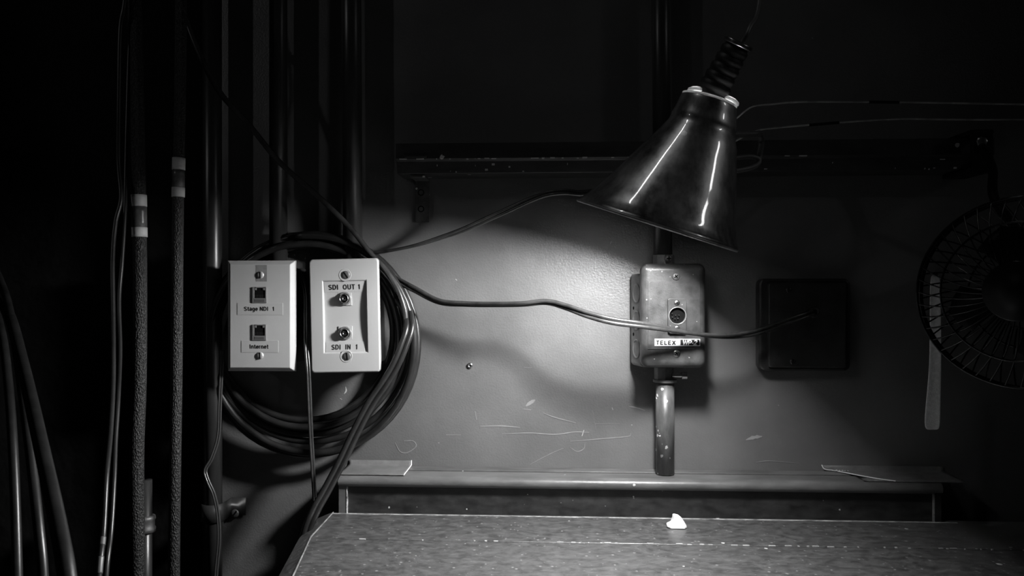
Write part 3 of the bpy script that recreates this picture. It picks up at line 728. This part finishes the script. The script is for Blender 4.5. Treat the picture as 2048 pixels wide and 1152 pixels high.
# conduits above and below
top = P(1318, -400, yc); low = P(1326, 512, yc)
g = G(); g.tube([low, top], .0096, 32); tag(g.build('conduit', M['pipe'], smooth=True), 'dark vertical conduit rising behind the lamp from the intercom box', 'conduit')
b1_ = Vector((P(1330, 765, yc).x, yc, P(1330, 762, yc).z)); b2_ = Vector((P(1330, 938, yc).x, yc, ZL + .0004))
g = G(); g.tube([b1_ + Vector((0, 0, -.001)), b2_], .0097, 40); tag(g.build('conduit', M['conduit_chip'], smooth=True), 'short vertical conduit with chipped white paint between the intercom box and the desk riser', 'conduit')

# ================================================================== BLANK BOX
yb = -.016
a = P(1518, 557, yb); b = P(1702, 743, yb)
bb = thing('blank_cover_box', ((a.x + b.x) / 2, 0, b.z), 'black square electrical box with rounded blank cover, right of the intercom box', 'box')
fr = frame(Vector(((a.x + b.x) / 2, 0, (a.z + b.z) / 2))); hx = (b.x - a.x) / 2; hz = (a.z - b.z) / 2
g = G(); g.prism(rrect(-hx, -hz, hx, hz, .007, 6), fr, .0005, .016); g.build('box_body', M['blank'], bb, bevel=.003, seg=4)
g = G(); g.prism(rrect(-hx + .0085, -hz + .004, hx - .006, hz - .0045, .003, 5), fr, .0155, .0205); cp = g.build('cover_plate', M['blank'], bb, bevel=.002, seg=3)
for px, py in ((1577, 580), (1585, 723)):
    q = P(px, py, -.0205); screw('screw', q, .003, bb, M['blank'], slot_ang=1.4)

q = P(1627, 624.5, -.0205); g = G(); g.lathe([(-.002, .0058), (.0014, .0058), (.0022, .0048), (.0022, .0030)], q, (0, -1, 0), 24); g.build('grommet', M['blank'], bb, smooth=True)
# screw in the wall
g = G(); C = P(940, 731, -.0005); g.lathe([(0, .0031), (.0012, .0030), (.0018, .0022), (.0018, .0014), (.0006, .0010), (.0006, 0)], C, (0, -1, 0), 20)
ws = tag(g.build('wall_screw', M['steel'], smooth=True, origin=C), 'small lone screw in the bare wall below the cord', 'screw')
g = G(); g.lathe([(.0007, .0012), (.0008, 0)], C, (0, -1, 0), 12); g.build('screw_hole', M['gap'], ws)

# ================================================================== LAMP
K = .62 / FPX
C0 = CAM + ray(1311.5, 453) * .62
e1 = (RT * 313 - UP * 100).normalized()                                 # along the rim, seen level
ncam = Vector((100, 313, 44.9))                                         # normal of the plane through camera and rim
AX = (RT * 100 + UP * 313 - FW * 44.9).normalized()
E1 = (e1 - AX * e1.dot(AX)).normalized()
lampo = thing('desk_lamp', C0, 'old tarnished metal lamp with bell shade and ribbed black grip, lit over the desk', 'lamp')
prof_s = [(0, 163), (4, 165), (9, 163.5), (13, 160), (24, 152), (38, 145), (66, 131), (96, 118), (120, 107.5), (144, 97), (165, 87.5), (187, 78), (198, 72.5), (208, 67.5), (216, 65.5), (224, 65), (240, 60.5), (256, 57), (262, 55)]
bend = {0: 0, 38: 5, 96: 13, 144: 18, 187: 23, 230: 22, 262: 19}
bk = sorted(bend)
def shift(h):
    s_ = h / K
    if s_ <= 0: return Vector((0, 0, 0))
    for a, b in zip(bk, bk[1:]):
        if s_ <= b: return E1 * ((bend[a] + (bend[b] - bend[a]) * (s_ - a) / (b - a)) * K)
    return E1 * (bend[bk[-1]] * K)
def dens(p):
    out = []
    for a, b in zip(p, p[1:]):
        for k_ in range(3): t = k_ / 3; out.append((a[0] * (1 - t) + b[0] * t, a[1] * (1 - t) + b[1] * t))
    return out + [p[-1]]
pr = smoothpath([(a, b, 0) for a, b in prof_s], 4)
outer_p = [(p.x * K, p.y * K) for p in pr]
g = G(); g.lathe(outer_p, C0, AX, 128, center=shift)
inn = [(h, max(r - .0012, .001)) for h, r in outer_p]
# closed thin shell: bottom lip + top lip
g2 = G(); g2.lathe(inn, C0, AX, 128, center=shift)
n1 = len(outer_p)
gs = G(); gs.lathe(outer_p + [(outer_p[-1][0], outer_p[-1][1] - .0006)], C0, AX, 128, center=shift)
shade = gs.build('shade', M['bell'], lampo, smooth=True)
gl = G(); gl.lathe([(outer_p[0][0] - .0001, outer_p[0][1])] + inn, C0, AX, 128, center=shift); gl.build('shade_lining', M['lining'], shade, smooth=True)
# rolled lip
g = G(); n = 96; ring_pts = []
X = AX.cross(Vector((0, 1, 0))).normalized(); Y = AX.cross(X)
for i in range(n + 1):
    t = 2 * math.pi * i / n; ring_pts.append(C0 + AX * (.0012) + (X * math.cos(t) + Y * math.sin(t)) * (163.6 * K))
g.tube(ring_pts, .0013, 8, cap=False); g.build('rolled_lip', M['lip'], shade, smooth=True)
# reflector bulb: opaque tapering body, flat glowing lens that points along the bent neck
BA = (AX + RT * .70 + FW * .05).normalized()
BC = C0 + AX * .0325 + E1 * .008 + FW * .001
g = G(); g.lathe([(.0005, .0225), (.001, .0245), (.006, .0250), (.016, .0215), (.024, .0140), (.028, .0120), (.028, 0)], BC, BA, 40); bulb = g.build('bulb', M['bulb_glass'], lampo, smooth=True)
g = G(); g.lathe([(-.0022, 0), (-.0020, .006), (-.0014, .013), (-.0004, .019), (.0008, .0226), (.0010, 0)], BC, BA, 40); g.build('bulb_lens', M['bulb'], bulb, smooth=True)
top_c = C0 + AX * (262 * K) + E1 * (19 * K)
g = G(); g.lathe([(-.030, 0), (-.030, .0115), (.004, .0115), (.004, 0)], top_c, AX, 32); g.build('bulb_socket', M['ceramic'], lampo, smooth=True)
# ceramic collar pieces showing at the neck
for sgn, uc, ht in ((-1, -29, 7), (1, 34, 7)):
    cc_ = top_c + E1 * (uc * K) - AX * .0006 + (-FW) * .006
    g = G(); g.lathe([(0, .006), (.0026, .0062), (.0026, .0072), (.0034, .0080), (.0052, .0074), (.0066, .0045), (.0070, 0)], cc_, AX + E1 * (.15 * sgn), 24)
    g.build('ceramic_tab', M['glow_tab'], lampo, smooth=True)
g = G(); g.lathe([(-.001, .0226), (.0016, .0226), (.0020, .0214), (.0016, .0204), (-.001, .0204)], top_c, AX, 48); g.build('collar', M['glow_tab'], lampo, smooth=True)
# ribbed grip, bent a little to the right
hb = CAM + ray(1418, 196) * .602; ht_ = CAM + ray(1474, 92) * .585
HA = (ht_ - hb); HL = HA.length
pf = [(0, .0), (0, .012)]
nr = 6
for i in range(nr):
    h0 = HL * i / nr
    pf += [(h0 + HL * .02, .0128 - i * .0004), (h0 + HL * .10, .0134 - i * .0005), (h0 + HL * .135, .0120 - i * .0005), (h0 + HL * .155, .0120 - i * .0005)]
pf += [(HL, .0085), (HL * 1.0, 0)]
g = G(); g.lathe(pf, hb, HA, 40); g.build('ribbed_grip', M['black_plastic'], lampo, smooth=True)
g = G(); g.lathe([(0, .0105), (.0005, .0116), (.003, .0116), (.0036, .0105), (.0036, 0)], ht_ + HA.normalized() * .0002, HA, 24); g.build('thumb_nut', M['steel'], lampo, bevel=.0004)
q1 = CAM + ray(1482, 88) * .584; q2 = CAM + ray(1499, 56) * .58; q3 = CAM + ray(1520, -10) * .60; q4 = CAM + ray(1540, -300) * .66
g = G(); g.tube(smoothpath([ht_, q1, q2, q3, q4], 8), .0017, 10); g.build('stem', M['dull_metal'], lampo, smooth=True)
# spring clamp behind the shade gripping the rail
def pd(px, py, y): return P(px, py, y)
g = G(); g.tube(smoothpath([pd(1405, 262, -.13), pd(1440, 266, -.11), pd(1462, 269, -.10), pd(1520, 268, -.075)], 5), .0032, 10); g.build('clamp_jaw', M['dull_metal'], lampo, smooth=True)
g = G(); g.tube(smoothpath([pd(1400, 315, -.12), pd(1462, 316, -.10), pd(1500, 313, -.085), pd(1518, 320, -.080), pd(1508, 333, -.085), pd(1462, 343, -.10), pd(1400, 350, -.12)], 8), .0026, 10); g.build('clamp_loop', M['dull_metal'], lampo, smooth=True)
g = G(); g.tube(smoothpath([pd(1520, 268, -.075), pd(1523, 285, -.06), pd(1518, 320, -.080)], 6), .0028, 8); g.build('clamp_spring', M['dull_metal'], lampo, smooth=True)
g = G(); g.tube(smoothpath([pd(1400, 330, -.12), pd(1395, 290, -.135), pd(1405, 262, -.13), pd(1410, 235, -.17)], 6), .0035, 8); g.build('clamp_arm', M['dull_metal'], lampo, smooth=True)

# ================================================================== BENT STEEL RODS above the rail
for nm, lst, bands, lab in (
    ('steel_rod', [(1440, 262, -.06), (1468, 241, -.07), (1492, 221, -.08), (1510, 212, -.085), (1540, 209, -.085), (1600, 204, -.085), (1740, 204, -.085), (1890, 206, -.085), (2100, 210, -.085)], ((1738, 1798),), 'upper of two thin bent steel rods right of the lamp, one added black band'),
    ('steel_rod', [(1440, 300, -.06), (1490, 272, -.07), (1520, 260, -.078), (1560, 255, -.08), (1680, 245, -.08), (1800, 238, -.08), (1895, 239, -.08), (2100, 240, -.08)], ((1618, 1678),), 'lower of two thin bent steel rods right of the lamp, nearer the rail')):
    g = G(); g.tube(smoothpath([P(*p) for p in lst], 8), .00085, 8); rod = tag(g.build(nm, M['lip'], smooth=True), lab, 'rod')
    for x0, x1 in bands:
        def yy(x):
            for a, b in zip(lst, lst[1:]):
                if a[0] <= x <= b[0]: return a[1] + (b[1] - a[1]) * (x - a[0]) / (b[0] - a[0])
        yv = lst[5][2]; g = G(); g.tube([P(x0, yy(x0), yv), P((x0 + x1) / 2, yy((x0 + x1) / 2), yv), P(x1, yy(x1), yv)], .0014, 10); g.build('added_band', M['gap'], rod)  # added black sleeve where the rod's bright line breaks off

# ================================================================== PIPES ON THE LEFT
for (xt, xb_, ybot, r, lab) in ((424, 426, 1500, .0098, 'dark vertical pipe left of the network plate, held by a strap low down'), (556, 557, 560, .0095, 'dark vertical pipe coming down behind the network plate'), (700, 706, 560, .0105, 'dark vertical pipe coming down behind the video plate')):
    yy = -.022
    p = P(xt, -500, yy); q = P(xb_, ybot, yy)
    g = G(); g.tube([q, p], r, 32)
    tag(g.build('conduit', M['pipe'], smooth=True), lab, 'conduit')
# strap low on pipe one
a = P(405, 1009, -.030); b = P(490, 1046, -.030)
cx_ = P(426, 1027, -.022).x
st = thing('pipe_strap', (cx_, 0, b.z), 'small steel pipe strap with one screw, low on the left pipe', 'strap')
V = []; pts = []
xr = P(492, 1027, -.002).x; 
prof = [(xr, -.0024), (cx_ + .0125, -.0024)] + [(cx_ + .0118 * math.cos(t), -.022 - .0118 * math.sin(t)) for t in [math.pi * (i / 10) for i in range(0, 11)]] + [(cx_ - .0125, -.0024)]
z0_, z1_ = b.z, a.z
n = len(prof); V = [Vector((x, y, z0_)) for x, y in prof] + [Vector((x, y, z1_)) for x, y in prof]
F = [(i, i + 1, n + i + 1, n + i) for i in range(n - 1)]
o = mesh('strap_band', V, F, M['strap_metal'], st, smooth=True); so = o.modifiers.new('s', 'SOLIDIFY'); so.thickness = .0012; so.offset = 0
screw('screw', P(470, 1027, -.0030), .0046, st, M['dull_metal'], head=.002, slot_ang=.9)
# pipe with coupling behind the left loom
yy = -.03
g = G(); p = P(291, 960, yy); q = P(292, 1500, yy); cpz = P(291, 1047, yy).z
pipe = thing('water_pipe', (p.x, yy, q.z), 'short dark pipe with a ringed coupling behind the left braided cable', 'pipe')
g.tube([Vector((p.x, yy, q.z)), Vector((p.x, yy, p.z))], .0068, 20); g.build('pipe_body', M['pipe'], pipe, smooth=True)
g = G(); g.lathe([(-.009, .007), (-.009, .0098), (-.005, .0104), (-.003, .0092), (.003, .0092), (.005, .0104), (.008, .0098), (.009, .007)], Vector((p.x, yy, cpz)), (0, 0, 1), 28); g.build('coupling', M['dull_metal'], pipe, smooth=True)

# hanging thin cord by the strap
pp = path([(445, 700, -.045), (440, 800, -.045), (437, 870, -.045), (424, 915, -.048), (411, 940, -.050), (416, 962, -.052), (428, 990, -.052), (436, 1030, -.052), (438, 1080, -.052), (432, 1152, -.05), (425, 1300, -.05)], 10)
zip_cord('thin_cable', pp, .0011, lambda t: 1.3, M['brown_cord'])
tag(bpy.data.objects['thin_cable'], 'thin glossy cord kinking down past the pipe strap', 'cord')

# braided looms with tape
def loom(lst, r, bands, lab):
    pts = path(lst, 14)
    g = G(); g.tube(pts, r, 24); o = tag(g.build('braided_cable', M['loom'], smooth=True), lab, 'cable', None)
    for (py0, py1, m, nm) in bands:
        seg = []
        y = lst[0][2]
        tab = sorted((576 - (p.z / (p - CAM).dot(FW)) * FPX, i) for i, p in enumerate(pts))
        def at(py):
            for (a, i), (b, j) in zip(tab, tab[1:]):
                if a <= py <= b: return pts[i].lerp(pts[j], (py - a) / (b - a))
        seg = [at(py0 + (py1 - py0) * t / 4) for t in range(5)]
        g = G(); g.tube(seg, r + (.0007 if m == 'wtape' else .0005), 24); g.build(nm, M[m], o, smooth=True)
    return o
loom([(268, -400, -.12), (270, 0, -.12), (274, 200, -.12), (278, 400, -.12), (280, 560, -.12), (279, 760, -.12), (274, 920, -.125), (276, 1152, -.13), (276, 1500, -.13)], .0063,
     ((390, 413, 'wtape', 'white_tape_band'), (413, 455, 'ctape', 'brown_tape_band'), (455, 474, 'wtape', 'white_tape_band')), 'left braided cable, its white and brown tape wrap sitting lower')
loom([(364, -400, -.11), (362, 0, -.11), (360, 200, -.11), (357, 355, -.11), (355, 520, -.11), (353, 760, -.115), (350, 960, -.12), (348, 1152, -.12), (348, 1500, -.12)], .0053,
     ((316, 340, 'wtape', 'white_tape_band'), (340, 375, 'ctape', 'brown_tape_band'), (375, 394, 'wtape', 'white_tape_band')), 'right braided cable, its white and brown tape wrap sitting higher')

# loose black cables at far left
def loose(name, lst, r, lab, m='cable', grp=None):
    g = G(); g.tube(path(lst, 12 if name != 'hanging_cable' else 40), r, 12); return tag(g.build(name, M[m], smooth=True), lab, 'cable', grp)
o = loose('hanging_cable', [(262, -150, -.12), (250, 0, -.13), (241, 60, -.13), (238, 200, -.13), (237, 320, -.13), (242, 395, -.135), (231, 445, -.14), (225, 520, -.15), (226, 640, -.17), (226, 760, -.20), (221, 860, -.23), (213, 950, -.26), (207, 1060, -.28), (198, 1152, -.30), (180, 1400, -.32)], .0021, 'thin black cable at far left, outer of the hanging pair, pale marks low down')
hp = path([(226, 640, -.17), (226, 760, -.20), (221, 860, -.23), (213, 950, -.26), (207, 1060, -.28), (198, 1152, -.30), (180, 1400, -.32)], 40)
for (py0, py1) in ((1074, 1092), (1112, 1150)):
    seg = [p for p in hp if py0 <= 576 - p.z / (p - CAM).dot(FW) * FPX <= py1]
    g = G(); g.tube(seg, .00225, 12); g.build('printing', M['dull_metal'], o, smooth=True)
loose('hanging_cable', [(280, -150, -.10), (270, 0, -.11), (261, 70, -.11), (257, 150, -.11), (254, 260, -.115), (252, 340, -.12), (250, 420, -.13), (244, 520, -.14), (238, 600, -.15), (240, 700, -.17), (236, 800, -.20), (231, 880, -.22), (228, 960, -.24), (222, 1060, -.26), (212, 1152, -.28), (196, 1400, -.3)], .0019, 'thin black cable hanging at the far left, inner of the pair')
loose('thick_cable', [(-40, 480, -.10), (-5, 580, -.14), (22, 640, -.20), (42, 715, -.25), (62, 800, -.31), (84, 900, -.36), (106, 1000, -.40), (122, 1080, -.425), (134, 1152, -.44), (150, 1300, -.46)], .0046, 'thickest of the three black cables sweeping down at the lower left corner')
loose('thick_cable', [(-40, 440, -.10), (-8, 540, -.14), (14, 600, -.18), (30, 680, -.22), (42, 760, -.26), (54, 850, -.29), (66, 950, -.31), (78, 1060, -.33), (86, 1152, -.34), (90, 1300, -.35)], .0034, 'middle of the three black cables sweeping down at the lower left corner')
loose('thick_cable', [(-40, 560, -.12), (-10, 620, -.16), (6, 680, -.2), (16, 760, -.23), (24, 860, -.26), (30, 980, -.28), (35, 1152, -.30), (38, 1300, -.31)], .0034, 'leftmost of the three black cables sweeping down at the lower left corner')

# ================================================================== WEBBING STRAP
V = []; F = []
ctr_ = [(1871, 548, 10), (1871, 600, 11), (1872, 700, 11.5), (1870, 760, 13), (1866, 820, 15.5), (1865, 861, 16.5)]
for k_, (px, py, hw) in enumerate(ctr_):
    yv = -.05 - .004 * math.sin(k_ * 1.3)
    for dx in (-hw, -hw * .3, hw * .4, hw): V.append(P(px + dx, py, yv - .0012 * abs(dx) / hw))
for i in range(len(ctr_) - 1):
    for j in range(3): F.append((4 * i + j, 4 * i + j + 1, 4 * i + 5 + j, 4 * i + 4 + j))
o = mesh('webbing_strap', V, F, M['cloth'], None, smooth=True); so = o.modifiers.new('s', 'SOLIDIFY'); so.thickness = .0014
sb = o.modifiers.new('b', 'SUBSURF'); sb.levels = 2; sb.render_levels = 2
tag(o, 'white cloth webbing strap hanging behind the wire fan guard', 'strap')
pk = P(1872, 546, -.03)
g = G(); g.tube([P(1872, 549, -.001), P(1872, 549, -.058)], .002, 10); g.build('hanging_peg', M['blank'], o)

# ================================================================== CLIP FAN
FC = CAM + ray(2048, 585) * .60
FN = (CAM - FC).normalized(); FN = (FN + RT * -.25 + UP * .05).normalized()
fx = FN.cross(UP).normalized() * -1; fz = fx.cross(FN) * -1
if fz.z < 0: fz = -fz
fan = thing('clip_fan', FC - Vector((0, 0, .08)), 'small black clip fan with round wire guard at the right edge', 'fan')
R = .076
def fp(a, r, d): return FC + fx * (r * math.cos(a)) + fz * (r * math.sin(a)) + FN * d
def circle(r, d, n=72): return [fp(2 * math.pi * i / n, r, d) for i in range(n + 1)]
g = G()
for r, d in ((R, .0), (R, .008), (R * .72, .020), (R * .30, .026)): g.tube(circle(r, d), .0013 if r == R else .0009, 6, cap=False)
NW = 44
for i in range(NW):
    a = 2 * math.pi * i / NW; g.tube([fp(a + .25 * t, R * (1 - .74 * t), .008 + .018 * math.sin(t * math.pi / 2)) for t in [k_ / 6 for k_ in range(7)]], .0007, 5, cap=False)
g.build('front_guard', M['fan'], fan, smooth=True)
g = G(); g.tube(circle(R, -.004), .0013, 6, cap=False); g.tube(circle(R * .6, -.026), .0009, 6, cap=False)
for i in range(NW):
    a = 2 * math.pi * (i + .5) / NW; g.tube([fp(a - .25 * t, R * (1 - .6 * t), -.004 - .024 * math.sin(t * math.pi / 2)) for t in [k_ / 6 for k_ in range(7)]], .0007, 5, cap=False)
g.build('rear_guard', M['fan'], fan, smooth=True)
g = G(); g.lathe([(0, 0), (.001, .022), (.003, .023), (.004, 0)], FC + FN * .026, FN, 32); g.build('hub_badge', M['fan_plastic'], fan, smooth=True)
g = G(); g.lathe([(-.06, 0), (-.058, .018), (-.05, .026), (-.028, .030), (-.022, .028), (-.020, 0)], FC, FN, 32); g.build('motor_housing', M['fan_plastic'], fan, smooth=True)
g = G(); g.lathe([(-.02, .014), (.012, .013), (.015, .009), (.016, 0)], FC, FN, 24); hub = g.build('blade_hub', M['fan_plastic'], fan, smooth=True)
for b_ in range(4):
    V = []; F = []; a0 = b_ * math.pi / 2 + .3
    for i in range(7):
        for j in range(5):
            r_ = .012 + (.058 - .012 * abs(j - 2) * .4 - .012) * i / 6; aa = a0 + (j - 2) * .20 * (.6 + .5 * i / 6); V.append(fp(aa, r_, -.006 + (j - 2) * .0035))
    for i in range(6):
        for j in range(4): F.append((i * 5 + j, i * 5 + j + 1, i * 5 + 6 + j, i * 5 + 5 + j))
    o = mesh('fan_blade', V, F, M['fan_plastic'], fan, smooth=True); so = o.modifiers.new('s', 'SOLIDIFY'); so.thickness = .0012
bk_ = FC - FN * .045
sp = smoothpath([bk_, bk_ + Vector((0, .01, .04)), P(1990, 400, -.13), P(1985, 340, -.10), P(1968, 300, -.075), P(1962, 292, -.06)], 8)
g = G(); g.tube(sp, .004, 12); g.build('stem', M['fan_plastic'], fan, smooth=True)
ca = P(1962, 285, -.06)
g = G(); g.box((ca.x - .012, -.062, zt + .001), (ca.x + .012, -.010, zt + .005)); g.box((ca.x - .012, -.062, zb - .006), (ca.x + .012, -.010, zb - .001)); g.box((ca.x - .010, -.064, zb - .006), (ca.x + .010, -.058, zt + .005)); clip = g.build('clip', M['fan_plastic'], fan, bevel=.0015)
g = G(); g.lathe([(0, 0), (0, .005), (.004, .005), (.005, .003), (.005, 0)], P(1962, 285, -.064), (-.3, -1, .1), 8); g.build('clip_screw', M['steel'], clip, bevel=.0004)
